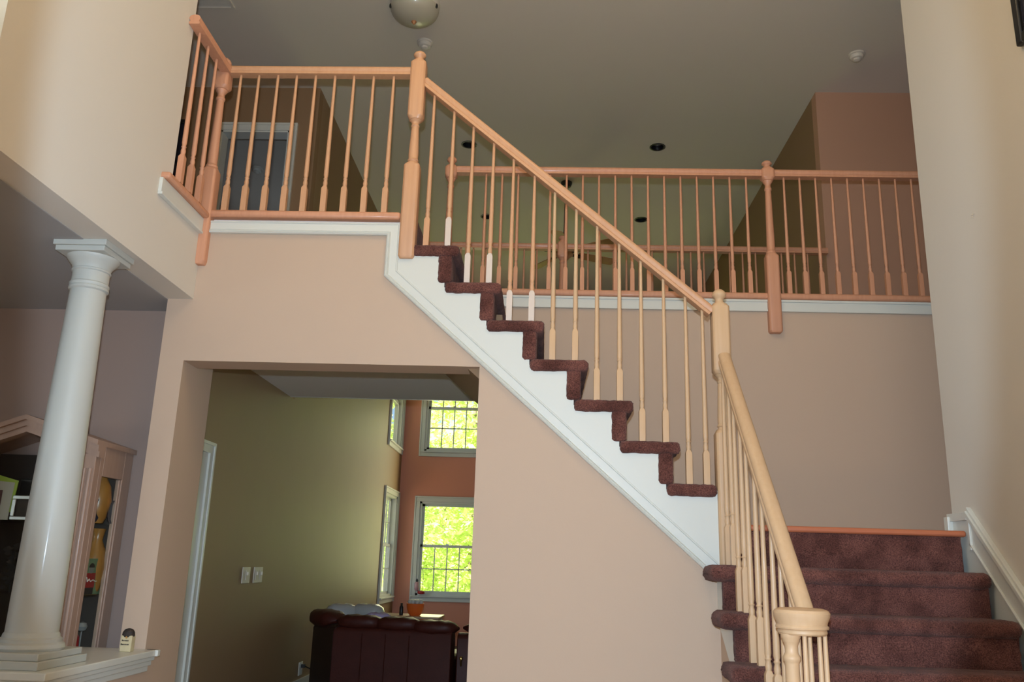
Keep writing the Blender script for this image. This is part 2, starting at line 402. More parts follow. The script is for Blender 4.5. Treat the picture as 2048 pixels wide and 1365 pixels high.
# white cased openings
def casing(mb, axis, face, out, u0, u1, z0, z1, wd, sill=False, th=.022):
    def b(ua, ub, za, zb, t):
        a0, a1 = sorted((face, face+out*t))
        if axis == 'y': mb.box(ua, ub, a0, a1, za, zb)
        else: mb.box(a0, a1, ua, ub, za, zb)
    zb = z0-wd if sill else z0
    b(u0-wd*.72, u0, z0, z1, th); b(u1, u1+wd*.72, z0, z1, th); b(u0-wd*.72, u1+wd*.72, z1, z1+wd*.72, th)
    b(u0-wd, u0-wd*.72, zb, z1+wd*.72, th+.008); b(u1+wd*.72, u1+wd, zb, z1+wd*.72, th+.008); b(u0-wd, u1+wd, z1+wd*.72, z1+wd, th+.008)
    if sill: b(u0-wd*.72, u1+wd*.72, zb, z0-.022, th); b(u0-wd*.72, u1+wd*.72, z0-.022, z0, th+.025)
    return mb
dcase = casing(MB(), 'y', FY, -1, -3.10, -2.452, UP, 5.14, .075)
dcase.box(-3.10, -3.085, FY-.01, FY+.13, UP, 5.14).box(-2.467, -2.452, FY-.01, FY+.13, UP, 5.14).box(-3.10, -2.452, FY-.01, FY+.13, 5.125, 5.14)
struct('door_1', dcase, M_trim)
d3 = casing(MB(), 'x', XO, 1, 4.86, 5.49, FL, 1.905, .07)
d3.box(XO, XO+.008, 4.86, 5.49, FL, 1.905).box(XO, XO+.014, 4.94, 5.41, 1.1, 1.8).box(XO, XO+.014, 4.94, 5.41, .25, .95)
struct('door_3', d3, M_trim)
struct('baseboard_olive', MB().box(XO, XO+.015, 5.6, FARY, FL, FL+.11), M_trim)

# ---- windows: each one frame, sashes, muntins, panes
def window(name, axis, face, out, u0, u1, z0, z1, cols, rows_lo, rows_up, meet):
    c = casing(MB(), axis, face, out, u0, u1, z0, z1, .082, True)
    w0 = struct(name, c, M_trim, bevel=.003)
    def bx(mb, ua, ub, za, zb, d0, d1):
        a0, a1 = sorted((face-out*d0, face-out*d1))
        if axis == 'y': mb.box(ua, ub, a0, a1, za, zb)
        else: mb.box(a0, a1, ua, ub, za, zb)
        return mb
    j = MB()
    bx(j, u0, u0+.03, z0, z1, 0, .12); bx(j, u1-.03, u1, z0, z1, 0, .12); bx(j, u0, u1, z1-.03, z1, 0, .12); bx(j, u0, u1, z0, z0+.03, 0, .12)
    obj('window_jamb', j, M_trim, w0, 0)
    for nm, za, zb, rows, d in (('lower_sash', z0+.03, meet+.02, rows_lo, .05), ('upper_sash', meet-.02, z1-.03, rows_up, .08)):
        s = MB(); ua, ub = u0+.03, u1-.03; fw = .035
        bx(s, ua, ua+fw, za, zb, d, d+.03); bx(s, ub-fw, ub, za, zb, d, d+.03); bx(s, ua, ub, za, za+fw, d, d+.03); bx(s, ua, ub, zb-fw, zb, d, d+.03)
        so_ = obj(nm, s, M_trim, w0, 0)
        ga, gb, ha, hb = ua+fw, ub-fw, za+fw, zb-fw
        obj('pane', bx(MB(), ga, gb, ha, hb, d+.014, d+.018), M_glass, so_, 0)
        if rows:
            for k in range(1, cols):
                u = ga+(gb-ga)*k/cols; obj('muntin', bx(MB(), u-.008, u+.008, ha, hb, d+.006, d+.024), M_trim, so_, 0)
            for k in range(1, rows):
                z = ha+(hb-ha)*k/rows; obj('muntin', bx(MB(), ga, gb, z-.008, z+.008, d+.006, d+.024), M_trim, so_, 0)
    lk = MB(); uc = (u0+u1)/2; bx(lk, uc-.02, uc+.02, meet+.02, meet+.035, .03, .07)
    obj('sash_lock', lk, M_steel, w0, 0)
    return w0
window('window_1', 'y', FARY, -1, -1.872, -.995, .79, 2.16, 4, 2, 0, 1.507)
window('window_2', 'y', FARY, -1, -1.855, -.98, 2.93, 4.3, 4, 2, 2, 3.615)
window('window_3', 'y', FARY, -1, -.55, .33, .79, 2.16, 4, 2, 0, 1.507)
window('window_4', 'y', FARY, -1, -.55, .33, 2.93, 4.3, 4, 2, 2, 3.615)
window('window_5', 'x', XO, 1, 11.92, 12.92, .78, 2.20, 4, 2, 2, 1.49)
window('window_6', 'x', XO, 1, 11.92, 12.92, 2.93, 4.3, 4, 0, 0, 3.615)
window('window_7', 'y', FARY, -1, .77, 1.65, .79, 2.16, 4, 2, 0, 1.507)
window('window_8', 'y', FARY, -1, .77, 1.65, 2.93, 4.3, 4, 2, 2, 3.615)

wl = MB(); fx = XL-.10
for u in (1.2, 2.515): wl.box(fx-.02, fx+.02, u, u+.025, 2.85, 4.7)
for z in (2.85, 3.76, 4.675): wl.box(fx-.02, fx+.02, 1.225, 2.515, z, z+.025)
w9 = struct('window_9', wl, M_trim)
obj('pane', MB().box(fx-.003, fx+.003, 1.225, 2.515, 2.875, 3.76).box(fx-.003, fx+.003, 1.225, 2.515, 3.785, 4.675), M_glass, w9, 0)
# ------------------------------------------------------------------ stairs
def carpet_ring(u0, u1, z0, z1, r, n=5, sink=0.):
    # rounded rectangle, returns list of (u,z)
    u0 += sink; u1 -= sink; z0 += sink; z1 -= sink; r = max(.002, r-sink); P = []
    for cx_, cz_, a0 in ((u1-r, z1-r, 0), (u0+r, z1-r, PI/2), (u0+r, z0+r, PI), (u1-r, z0+r, 1.5*PI)):
        for k in range(n+1):
            a = a0+PI/2*k/n; P.append((cx_+r*math.cos(a), cz_+r*math.sin(a)))
    Q = []                                    # resample the straight edges
    for i, p in enumerate(P):
        q = P[(i+1) % len(P)]; d = math.dist(p, q); k = max(1, round(d/.02))
        Q += [(p[0]+(q[0]-p[0])*j/k, p[1]+(q[1]-p[1])*j/k) for j in range(k)]
    return Q
def carpet_bar(u0, u1, z0, z1, a0, a1, axis='y', r=.024, endr=.016, jit=.0022, both=False, step=.05):
    sts = [(a0, endr), (a0+endr*.12, endr*.55), (a0+endr*.4, endr*.2), (a0+endr, 0)]
    n = max(2, round((a1-a0)/step)); sts += [(a0+endr+(a1-a0-2*endr)*k/n, 0) for k in range(1, n+1)]
    if both: sts += [(a1-endr*.4, endr*.2), (a1-endr*.12, endr*.55), (a1, endr)]
    cnt = len(carpet_ring(u0, u1, z0, z1, r)); rings = []
    base = carpet_ring(u0, u1, z0, z1, r); uc, zc = (u0+u1)/2, (z0+z1)/2
    for a, s in sts:
        R = []
        for (u, z) in base:
            hu, hz = (u1-u0)/2, (z1-z0)/2
            uu = uc+(u-uc)*(1-s/hu); zz = zc+(z-zc)*(1-s/hz)
            j = lambda: random.uniform(-jit, jit)
            R.append((uu+j(), a+j(), zz+j()) if axis == 'y' else (a+j(), uu+j(), zz+j()))
        rings.append(R)
    return MB().loft(rings)
RUN = .2347
us_ = thing('upper_staircase', (.9, SY, 1.48), 'upper stair flight with plum brown carpeted treads and white stringer, rising to the upper hall', 'staircase')
ZT = [2.9330-.2095*i for i in range(7)]
for i in range(7):
    x0, x1 = -.790+RUN*i, -.484+RUN*i
    if i == 0: x0 = -.745
    if i == 6: x1 = .868
    y0 = 4.331
    obj('tread', carpet_bar(x0, x1, ZT[i]-.062, ZT[i], y0, BY, r=.022), M_carpet, us_, 80)
    if i < 6: obj('riser', carpet_bar(-.598+RUN*i, -.520+RUN*i, ZT[i]-.215, ZT[i]-.04, y0+.008, BY, r=.02), M_carpet, us_, 80)
obj('riser', carpet_bar(-.80, -.75, ZT[0]-.02, UP+.03, SY+.02, BY+.05, r=.02), M_carpet, us_, 80)
obj('riser', carpet_bar(.80, .86, 1.45, ZT[6]-.04, SY+.04, BY, r=.02), M_carpet, us_, 80)
# stringer face, cut to the steps
P = [(-.83, 2.90)]
for i in range(7):
    xr = -.558+RUN*i
    if i == 6: xr = .87
    P += [(xr, ZT[i]-.03), (xr, (ZT[i+1]-.03) if i < 6 else 1.20)]
P[0] = (-.83, ZT[0]-.03)
P += [(.87, zo(.87)+.04), (-.83, zo(-.83)+.04)]
obj('stringer', MB().prism(P, 4.349, SY+.02), M_trim, us_, 0, label='white painted stringer below the carpeted steps')
obj('wall_stringer', MB().loft([[(-.75, y, 2.98), (-.75, y, 3.05), (-.60, y, 2.99), (.9, y, 1.62), (.9, y, 1.40)] for y in (BY-.02, BY)]), M_trim, us_, 0, label='white skirt board against the wall')

LR = .20
ls_ = thing('lower_staircase', (1.4, 3.2, FL), 'lower stair flight with dark plum brown carpet and a cherry wood landing nosing', 'staircase')
LZ = [1.284-LR*i for i in range(6)]          # tread tops below the landing
LYF = [4.125-.212*i for i in range(6)]       # nosing fronts
obj('landing', MB().box(.96, 2.07, 4.42, 4.55, 1.36, 1.478).box(.96, 3.59, 4.55, BY-.005, 1.36, 1.478), M_floor, ls_, 0, label='wood landing floor')
obj('landing_nosing', MB().box(.96, 2.075, 4.345, 4.42, 1.454, 1.484), M_nose, ls_, bevel=.010, label='orange cherry wood nosing')
for i in range(6):
    y0 = LYF[i]; yb = (LYF[i-1]+.03 if i else 4.36)
    obj('tread', carpet_bar(y0, yb+.01, LZ[i]-.075, LZ[i], .785-.004*i, 2.072, 'x', r=.034, endr=.03, both=True, step=.04), M_carpet, ls_, 80)
    obj('riser', carpet_bar(y0+.028, y0+.075, LZ[i]-LR-.01, LZ[i]-.05, .845, 2.068, 'x', r=.012, endr=.012, step=.06), M_carpet, ls_, 80)
obj('riser', carpet_bar(4.363, 4.40, LZ[0]-.02, 1.462, .95, 2.062, 'x', r=.01, endr=.01, step=.06), M_carpet, ls_, 80)
# side of the lower flight under the treads
sp = [(SY, FL), (SY, 1.25)]
for i in range(6): sp += [(LYF[i]+.06, LZ[i]-.04), (LYF[i]+.06, LZ[i]-LR-.03)]
sp += [(LYF[5]+.06, FL)]
obj('side_panel', MB().prism(sp, .868, .94, 'x'), M_pink, ls_, 0, label='pink painted side under the treads')
st = []
obj('side_stringer', MB().prism([(SY, 1.02), (SY, 1.24), (LYF[0]+.06, 1.24), (LYF[0]+.06, LZ[1]-.03), (LYF[1]+.06, LZ[1]-.03), (LYF[1]+.06, LZ[2]-.03), (LYF[2]+.06, LZ[2]-.03), (LYF[2]+.06, .60)], .858, .868, 'x'), M_trim, ls_, 0, label='white skirt board')

# ------------------------------------------------------------------ balusters, newels, rails
_bal = {}
def baluster_mesh(h, mats, block=.165, w=.031):
    key = (round(h, 3), tuple(q.name for q in mats), round(block, 3), w)
    if key in _bal: return _bal[key]
    mb = MB(); b = w/2; mb.cur = len(mats)-1
    def sq(hw, z, n=12):
        out = []
        for k in range(n):
            a = 2*PI*(k+.5)/n; c, s = math.cos(a), math.sin(a); q = hw/max(abs(c), abs(s)); out.append((c*q, s*q, z))
        return out
    def ci(r, z, n=12): return [(r*math.cos(2*PI*(k+.5)/n), r*math.sin(2*PI*(k+.5)/n), z) for k in range(n)]
    mb.loft([sq(b, 0), sq(b, block), ci(b*.78, block+.016)])
    mb.cur = 0
    z = block+.016
    R = [ci(b*.74, z), ci(b*.86, z+.018), ci(b*.62, z+.036), ci(b*.86, z+.043), ci(b*.62, z+.050), ci(b*.84, z+.064), ci(b*.84, z+.10), ci(b*.50, h)]
    mb.loft(R)
    me = mb.mesh('baluster', list(mats), 50); _bal[key] = me; return me
def newel_bm(cx, cy, z0, z1, z2, z3, top, w=.09, foot='flat', rs=1.0):
    mb = MB(); b = w/2
    n = 24
    def sq(hw, z):
        out = []
        for k in range(n):
            a = 2*PI*(k+.5)/n; c, s = math.cos(a), math.sin(a); q = hw/max(abs(c), abs(s)); out.append((cx+c*q, cy+s*q, z))
        return out
    def ci(r, z): return [(cx+r*math.cos(2*PI*(k+.5)/n), cy+r*math.sin(2*PI*(k+.5)/n), z) for k in range(n)]
    def box(za, zb, c0, c1):
        rings = []
        if c0 == 'chamfer': rings += [sq(b*.8, za), sq(b, za+.014)]
        elif c0 == 'round': rings += [ci(b*.85, za), sq(b, za+.02)]
        else: rings += [sq(b, za)]
        rings += [sq(b, zb-.02), ci(b*.85, zb)] if c1 == 'round' else [sq(b, zb)]
        mb.loft(rings)
    box(z0, z1, foot, 'round')
    L = z2-z1
    pr_ = [(.74, 0), (.60, .03), (.60, .05), (.72, .06), (.72, .075), (.60, .10), (.64, .22), (.50, .78), (.46, .84), (.56, .855), (.56, .875), (.44, .90), (.50, .95), (.74, .985), (.80, 1.0)]
    if L > .32: pr_ = [(.80, 0), (.78, .03), (.66, .04), (.62, .06), (.64, .15), (.48, .84), (.46, .86), (.58, .87), (.58, .895), (.46, .91), (.47, .95), (.72, .98), (.8, 1.0)]
    mb.loft([ci(b*r*rs, z1+L*t) for r, t in pr_])
    box(z2, z3, 'round', 'round')
    H = top-z3
    mb.loft([ci(b*.62, z3-.002), ci(b*.50, z3+H*.12), ci(b*.46, z3+H*.28), ci(b*.60, z3+H*.40), ci(b*.80, z3+H*.52), ci(b*.84, z3+H*.62), ci(b*.70, z3+H*.80), ci(b*.42, z3+H*.94), ci(b*.06, z3+H)])
    return mb
RAILP = [(-.030, -.028), (-.030, -.014), (-.024, -.008), (-.031, .006), (-.031, .014), (-.024, .025), (-.010, .030), (.010, .030), (.024, .025), (.031, .014), (.031, .006), (.024, -.008), (.030, -.014), (.030, -.028)]
def rail_bm(p0, p1, s=1.0, prof=RAILP):
    p0, p1 = Vector(p0), Vector(p1); d = (p1-p0).normalized(); side = d.cross(Vector((0, 0, 1))).normalized(); u = side.cross(d)
    return MB().loft([[tuple(p+side*a*s+u*b*s) for a, b in prof] for p in (p0, p1)])

W1, W2, W3 = M_wood, M_woodr, M_woodp
# upper flight railing: newel at the head, newel at the landing, sloping handrail
sr = thing('stair_railing', (-.77, SY, 2.85), 'light oak railing sloping down the upper flight between two newel posts', 'railing')
obj('newel_post', newel_bm(-.775, SY, 2.853, 3.43, 3.70, 4.085, 4.150, .088, 'chamfer'), W1, sr, 50, bevel=.003)
obj('newel_post', newel_bm(.915, SY, 1.286, 1.955, 2.245, 2.632, 2.716, .090), W3, sr, 50, bevel=.003)
zr = lambda x: 3.965-.848*(x+.707)
obj('handrail', rail_bm((-.735, SY, zr(-.735)-.040), (.872, SY, zr(.872)-.040), 1.0), W1, sr, 40)
for i in range(7):
    for k, x in enumerate((-.6739+RUN*i, -.5541+RUN*i)):
        if i == 6 and k: x = .822
        h = zr(x)-.070-ZT[i]
        white = (i == 0 and k == 1) or i in (1, 2)
        me = baluster_mesh(h+.012, (W1 if i < 3 else W3, M_prime if white else (W1 if i < 3 else W3)))
        inst('baluster', me, (x, SY, ZT[i]-.008), sr)
# landing railing along the head of the stair wall
lr = thing('landing_railing', (-1.35, SY, UP), 'light oak railing on the upper landing above the pink stair wall', 'railing')
RT = 4.038
def rail_h(name, p, x0, x1, y, top, m, s=1.0): return obj(name, rail_bm((x0, y, top-.030*s), (x1, y, top-.030*s), s), m, p, 40)
rail_h('handrail', lr, -1.885, -.818, SY, 4.040, W1, .95)
for x in (-1.821, -1.714, -1.601, -1.490, -1.378, -1.264, -1.152, -1.037, -.919):
    inst('baluster', baluster_mesh(.862, (W1,), .145), (x, SY, UP), lr)
nz = MB().box(-1.935, -.82, 4.332, 4.46, 3.082, 3.125)
obj('nosing', nz, W2, lr, bevel=.014)
# short gallery railing on the left
gr = thing('gallery_railing', (-1.905, 4.1, UP), 'short light oak railing from the cream wall to a corner newel post', 'railing')
obj('newel_post', newel_bm(-1.925, SY, 2.80, 3.385, 3.885, 4.005, 4.098, .088, 'round'), W2, gr, 50, bevel=.004)
obj('handrail', rail_bm((-1.900, 3.865, 4.006), (-1.900, SY-.03, 4.006), .95), W2, gr, 40)
for y in (3.952, 4.072, 4.196):
    inst('baluster', baluster_mesh(.885, (W2,), .145), (-1.903, y, 3.10), gr)
obj('nosing', MB().box(-1.96, -1.885, 3.812, SY-.03, 3.064, 3.10), W2, gr, bevel=.012)
# balcony railing above the wall behind the stairs
br = thing('balcony_railing', (.4, BY, 3.11), 'long rosy oak balcony railing above the back stair wall, with two newel posts', 'railing')
obj('newel_post', newel_bm(-.712, BY, 3.0, 3.40, 3.94, 4.04, 4.115, .086), W2, br, 50, bevel=.003)
obj('newel_post', newel_bm(1.543, BY-.01, 2.822, 3.393, 3.945, 4.045, 4.103, .088, 'chamfer'), W2, br, 50, bevel=.003)
rail_h('handrail', br, -.67, 1.50, BY, 4.036, W2); rail_h('handrail', br, 1.585, 3.595, BY, 4.036, W2)
for x in [-.458+.1157*k for k in range(-1, 17)] + [1.659+.1112*k for k in range(17)]:
    if 1.47 < x < 1.6: continue
    inst('baluster', baluster_mesh(.872, (W2,), .155, .029), (x, BY, 3.108), br)
obj('nosing', MB().box(-.76, 3.595, BY-.034, BY+.09, 3.062, 3.108), W2, br, bevel=.014)
# bridge railing overlooking the family room
fr = thing('bridge_railing', (.1, FY-.06, UP), 'far oak railing of the bridge overlooking the family room, one newel post', 'railing')
obj('newel_post', newel_bm(.124, FY-.04, UP, 3.55, 3.90, 4.055, 4.115, .09), W2, fr, 50, bevel=.003)
rail_h('handrail', fr, -2.19, .082, FY-.04, 4.036, W2); rail_h('handrail', fr, .166, 2.445, FY-.04, 4.036, W2)
for k in range(-20, 21):
    x = .124+.113*k
    if k == 0 or not -2.15 < x < 2.42: continue
    inst('baluster', baluster_mesh(.862, (W2,), .155, .029), (x, FY-.04, UP), fr)
# lower flight railing with its volute
vr = thing('lower_railing', (.9, 3.2, .284), 'pale oak railing of the lower flight ending in a round volute over a turned post', 'railing')
VX, VY, VZ = .908, 3.15, 1.050
ra = Vector((.921, 4.322, 2.330)); rb = Vector((.938, 3.195, 1.105))
obj('handrail', rail_bm(ra, rb, 1.0), W3, vr, 40)
volp = [(.05, VZ), (.078, VZ), (.083, VZ+.006), (.083, VZ+.014), (.080, VZ+.018), (.088, VZ+.020), (.090, VZ+.026), (.088, VZ+.030), (.084, VZ+.034), (.086, VZ+.042), (.094, VZ+.060), (.096, VZ+.072), (.090, VZ+.082), (.074, VZ+.088), (.03, VZ+.090), (.001, VZ+.090)]
obj('volute', MB().lathe(volp, seg=40, x=VX, y=VY), W3, vr, 35)
tp = [(.040, .284), (.040, .36), (.030, .38), (.034, .42), (.034, .45), (.028, .50), (.026, .70), (.024, .955), (.026, .962), (.030, .970), (.030, .978), (.026, .984), (.022, .992), (.022, 1.015), (.026, 1.025), (.029, 1.030), (.029, 1.036), (.034, 1.042), (.034, VZ+.004)]
obj('newel_post', MB().lathe(tp, seg=24, x=.862, y=VY-.02), W3, vr, 40, label='turned volute post')
lb = [(4.298, 0), (4.175, 0), (4.084, 1), (3.965, 1), (3.872, 2), (3.755, 2), (3.660, 3), (3.543, 3), (3.445, 4), (3.335, 4)]
for y, i in lb:
    zt = ra.z+(rb.z-ra.z)*(ra.y-y)/(ra.y-rb.y)-.034
    bx_ = .905+.022*max(0, (3.9-y)/.6)
    inst('baluster', baluster_mesh(round(zt-LZ[i]+.026, 3), (W3,), .185, .032), (bx_, y, LZ[i]-.008), vr)
for x, y in ((.905, 3.19), (.938, 3.17), (.962, 3.14), (.978, 3.13), (.90, 3.10)):
    inst('baluster', baluster_mesh(VZ+.01-LZ[5], (W3,), .185, .030), (x, y, LZ[5]-.002), vr)

# ------------------------------------------------------------------ column
CXc, CYc = -2.09, 3.62
cl = thing('column', (CXc, CYc, .802), 'white round column standing on the half wall, carrying the upper wall', 'column')
obj('plinth', MB().box(CXc-.150, CXc+.150, CYc-.185, CYc+.185, .802, .834).box(CXc-.135, CXc+.135, CYc-.165, CYc+.165, .834, .862), M_colw, cl, bevel=.003)
obj('base', MB().lathe([(.128, .862), (.132, .872), (.128, .886), (.122, .890), (.118, .893), (.118, .905), (.112, .909), (.108, .912), (.106, .922), (.101, .930)], seg=40, x=CXc, y=CYc), M_colw, cl, 35)
sh = [(.100, .928)]
for k in range(1, 13):
    t = k/12; sh.append((.100-.024*t**1.35, .928+(2.400-.928)*t))
obj('shaft', MB().lathe(sh, seg=48, x=CXc, y=CYc), M_colw, cl, 40)
cap = [(.077, 2.398), (.084, 2.404), (.084, 2.414), (.080, 2.418), (.084, 2.424), (.084, 2.432), (.078, 2.438), (.078, 2.485), (.083, 2.489), (.083, 2.496), (.079, 2.50), (.086, 2.518), (.100, 2.534), (.110, 2.548), (.112, 2.556)]
obj('capital', MB().lathe(cap, seg=40, x=CXc, y=CYc), M_colw, cl, 35)
obj('abacus', MB().box(CXc-.112, CXc+.112, CYc-.125, CYc+.125, 2.556, 2.580).box(CXc-.121, CXc+.121, CYc-.134, CYc+.134, 2.580, LC), M_colw, cl, bevel=.002)

# ------------------------------------------------------------------ ceiling fittings
dm = thing('ceiling_light', (-1.11, 5.88, CE), 'alabaster glass bowl ceiling light near the top of the picture', 'ceiling light')
obj('canopy', MB().lathe([(.20, CE), (.20, CE-.02), (.185, CE-.045), (.17, CE-.05)], seg=40, x=-1.11, y=5.88), M_plastic, dm, 40)
bowl = [(.192-.0*k, CE-.052) for k in range(1)] + [(.194*math.cos(PI/2*k/10), CE-.055-.115*math.sin(PI/2*k/10)) for k in range(11)]
obj('bowl', MB().lathe([(max(r, .002), z) for r, z in bowl], seg=48, x=-1.11, y=5.88), M_dome, dm, 60)
obj('finial', MB().lathe([(.02, CE-.166), (.022, CE-.173), (.014, CE-.180), (.010, CE-.19), (.002, CE-.195)], seg=16, x=-1.11, y=5.88), M_fanw, dm, 50)
for k in range(3):
    a = -PI/2+.75+2*PI*k/3 if k < 2 else -PI/2-.75
    a = (-PI/2+1.25, -PI/2-1.25, PI/2)[k]
    x, y = -1.11+.193*math.cos(a), 5.88+.193*math.sin(a)
    obj('clip', MB().lathe([(.009, CE-.085), (.011, CE-.078), (.011, CE-.06), (.006, CE-.05)], seg=8, x=x, y=y), M_black, dm, 50)
def smoke(x, y, lab):
    s = thing('smoke_detector', (x, y, CE), lab, 'smoke detector', 'smoke detectors on the upper ceiling')
    obj('mounting_plate', MB().lathe([(.068, CE), (.068, CE-.012), (.062, CE-.016)], seg=32, x=x, y=y), M_plastic, s, 40)
    obj('housing', MB().lathe([(.056, CE-.014), (.058, CE-.030), (.050, CE-.044), (.032, CE-.048), (.030, CE-.060), (.020, CE-.066), (.002, CE-.067)], seg=32, x=x, y=y), M_plastic, s, 40)
smoke(-1.102, 6.408, 'white smoke detector on the ceiling just above the head newel post')
smoke(2.616, 6.545, 'white smoke detector on the ceiling near the right wall')
smoke(-3.374, 8.871, 'small white detector on the dark bedroom ceiling seen through the upstairs doorway')
labs = ['dark recessed downlight behind the sloping handrail, close to the head newel', 'recessed downlight with a visible grey bulb, alone above the balcony railing',
        'far small recessed downlight seen between the stair balusters', 'far recessed downlight below the balcony handrail, right of the fan rod']
for (x, y), lab in zip(CANS, labs):
    d = thing('downlight', (x, y, CE), lab, 'downlight', 'recessed downlights in the upper ceiling')
    obj('trim_ring', MB().lathe([(.066, CE), (.084, CE-.001), (.084, CE-.006), (.070, CE-.008), (.064, CE-.002), (.064, CE+.002)], seg=32, x=x, y=y, cap=False), M_black, d, 40)
    obj('baffle', MB().lathe([(.067, CE-.001), (.064, CE+.04), (.058, CE+.12), (.001, CE+.121)], seg=32, x=x, y=y, cap=False), M_black, d, 40)
    obj('bulb', MB().lathe([(.02, CE+.118), (.03, CE+.09), (.046, CE+.04), (.044, CE+.03), (.002, CE+.026)], seg=24, x=x, y=y), M_steel if 'bulb' in lab else M_dark, d, 50)
vt = thing('ceiling_vent', (-2.76, 5.82, CE), 'painted ceiling air register at the top beside the cream wall', 'vent')
obj('frame', MB().box(-2.98, -2.60, 5.66, 5.68, CE-.012, CE).box(-2.98, -2.60, 5.93, 5.95, CE-.012, CE).box(-2.98, -2.96, 5.68, 5.93, CE-.012, CE).box(-2.625, -2.605, 5.68, 5.93, CE-.012, CE), M_plastic, vt, 0)
for k in range(9):
    y = 5.70+.026*k
    obj('louvre', MB().loft([[(x, y, CE-.010), (x, y+.003, CE-.011), (x, y+.018, CE-.001), (x, y+.015, CE)] for x in (-2.96, -2.625)]), M_plastic, vt, 0)
# ceiling fan
FX, FYY, FZ = .175, 9.14, 4.73
fn = thing('ceiling_fan', (FX, FYY, CE), 'brown ceiling fan on a dark rod, behind the bridge railing newel', 'ceiling fan')
obj('canopy', MB().lathe([(.065, CE), (.065, CE-.02), (.05, CE-.055), (.02, CE-.065)], seg=24, x=FX+.02, y=FYY), M_black, fn, 40)
obj('rod', MB().tube([(FX+.02, FYY, CE-.06), (FX, FYY, FZ+.08)], .013, 10), M_black, fn, 50)
obj('motor', MB().lathe([(.03, FZ+.11), (.06, FZ+.09), (.10, FZ+.06), (.115, FZ+.02), (.11, FZ-.03), (.07, FZ-.06), (.05, FZ-.09), (.01, FZ-.10)], seg=28, x=FX, y=FYY), M_fanw, fn, 40)
for k in range(5):
    a = math.radians((26, 122, 199, 262, 325)[k]); c, s = math.cos(a), math.sin(a)
    def Q(r, t, z): return (FX+c*r-s*t, FYY+s*r+c*t, z)
    rings = []
    for r, hw in ((.18, .045), (.24, .055), (.45, .066), (.60, .070), (.655, .055)):
        rings.append([Q(r, -hw, FZ+.012), Q(r, hw, FZ-.012), Q(r, hw, FZ-.020), Q(r, -hw, FZ+.004)])
    b = obj('blade', MB().loft(rings), M_fanw, fn, 30)
    obj('blade_iron', MB().loft([[Q(r, -hw, FZ-.002), Q(r, hw, FZ-.016), Q(r, hw, FZ-.024), Q(r, -hw, FZ-.010)] for r, hw in ((.09, .02), (.16, .014), (.22, .035))]), M_black, b, 30)

# ------------------------------------------------------------------ small wall things
for (y0, y1, g, lab) in ((6.40, 6.565, 1, 'single white light switch plate on the olive wall'), (6.655, 6.86, 2, 'wider double white light switch plate on the olive wall')):
    s = thing('switch_plate', (XO, (y0+y1)/2, 1.125), lab, 'light switch', 'switch plates on the olive wall')
    obj('plate', MB().box(XO, XO+.008, y0, y1, 1.067, 1.183), M_plastic, s, bevel=.003)
    for k in range(g):
        yc = y0+(y1-y0)*(k+.5)/g
        obj('toggle', MB().box(XO+.008, XO+.012, yc-.02, yc+.02, 1.09, 1.16).box(XO+.012, XO+.024, yc-.008, yc+.008, 1.125, 1.15), M_plastic, s, bevel=.001)
s = thing('wall_outlet', (XO, 8.245, .283), 'white wall outlet low on the olive wall beside the sofa', 'outlet')
obj('plate', MB().box(XO, XO+.008, 8.185, 8.305, .225, .341), M_plastic, s, bevel=.003)
obj('socket', MB().box(XO+.008, XO+.011, 8.21, 8.28, .29, .33).box(XO+.008, XO+.011, 8.21, 8.28, .235, .275), M_trim, s, bevel=.001)
pc = obj('power_cord', MB().box(XO+.011, XO+.045, 8.228, 8.262, .292, .322).tube([(XO+.04, 8.25, .305), (XO+.09, 8.27, .28), (XO+.10, 8.29, .18), (XO+.10, 8.36, .10), (XO+.12, 8.45, .095)], .006, 6), M_black)
tag(pc, 'black plug and cord hanging from the wall outlet', 'cord')
# picture on the right wall, only its lower corner shows
pf = thing('picture_frame', (XR, 3.1, 3.555), 'black picture frame high on the right wall, cut off by the picture edge', 'picture')
obj('frame', MB().box(XR-.03, XR, 3.37, 3.415, 3.56, 4.30).box(XR-.03, XR, 2.80, 2.845, 3.56, 4.30).box(XR-.03, XR, 2.845, 3.37, 3.56, 3.605).box(XR-.03, XR, 2.845, 3.37, 4.255, 4.30), M_black, pf, bevel=.008)
obj('picture', MB().box(XR-.012, XR, 2.845, 3.37, 3.605, 4.255), M_navy, pf, 0)
ph = thing('hall_picture', (-3.66, FY-.02, 4.75), 'black framed picture on the upstairs hall wall behind the gallery balusters', 'picture')
obj('frame', MB().box(-3.90, -3.42, FY-.03, FY, 4.62, 4.66).box(-3.90, -3.42, FY-.03, FY, 5.20, 5.24).box(-3.90, -3.86, FY-.03, FY, 4.66, 5.20).box(-3.46, -3.42, FY-.03, FY, 4.66, 5.20), M_black, ph, bevel=.004)
obj('picture', MB().box(-3.86, -3.46, FY-.015, FY, 4.66, 5.20), M_navy, ph, 0)
nl = obj('wall_hook', MB().tube([(XR, 3.98, 3.005), (XR-.012, 3.985, 2.998), (XR-.014, 3.98, 2.985), (XR-.008, 3.975, 2.980)], .0022, 6), M_steel)
tag(nl, 'tiny metal hook on the right cream wall', 'hook')

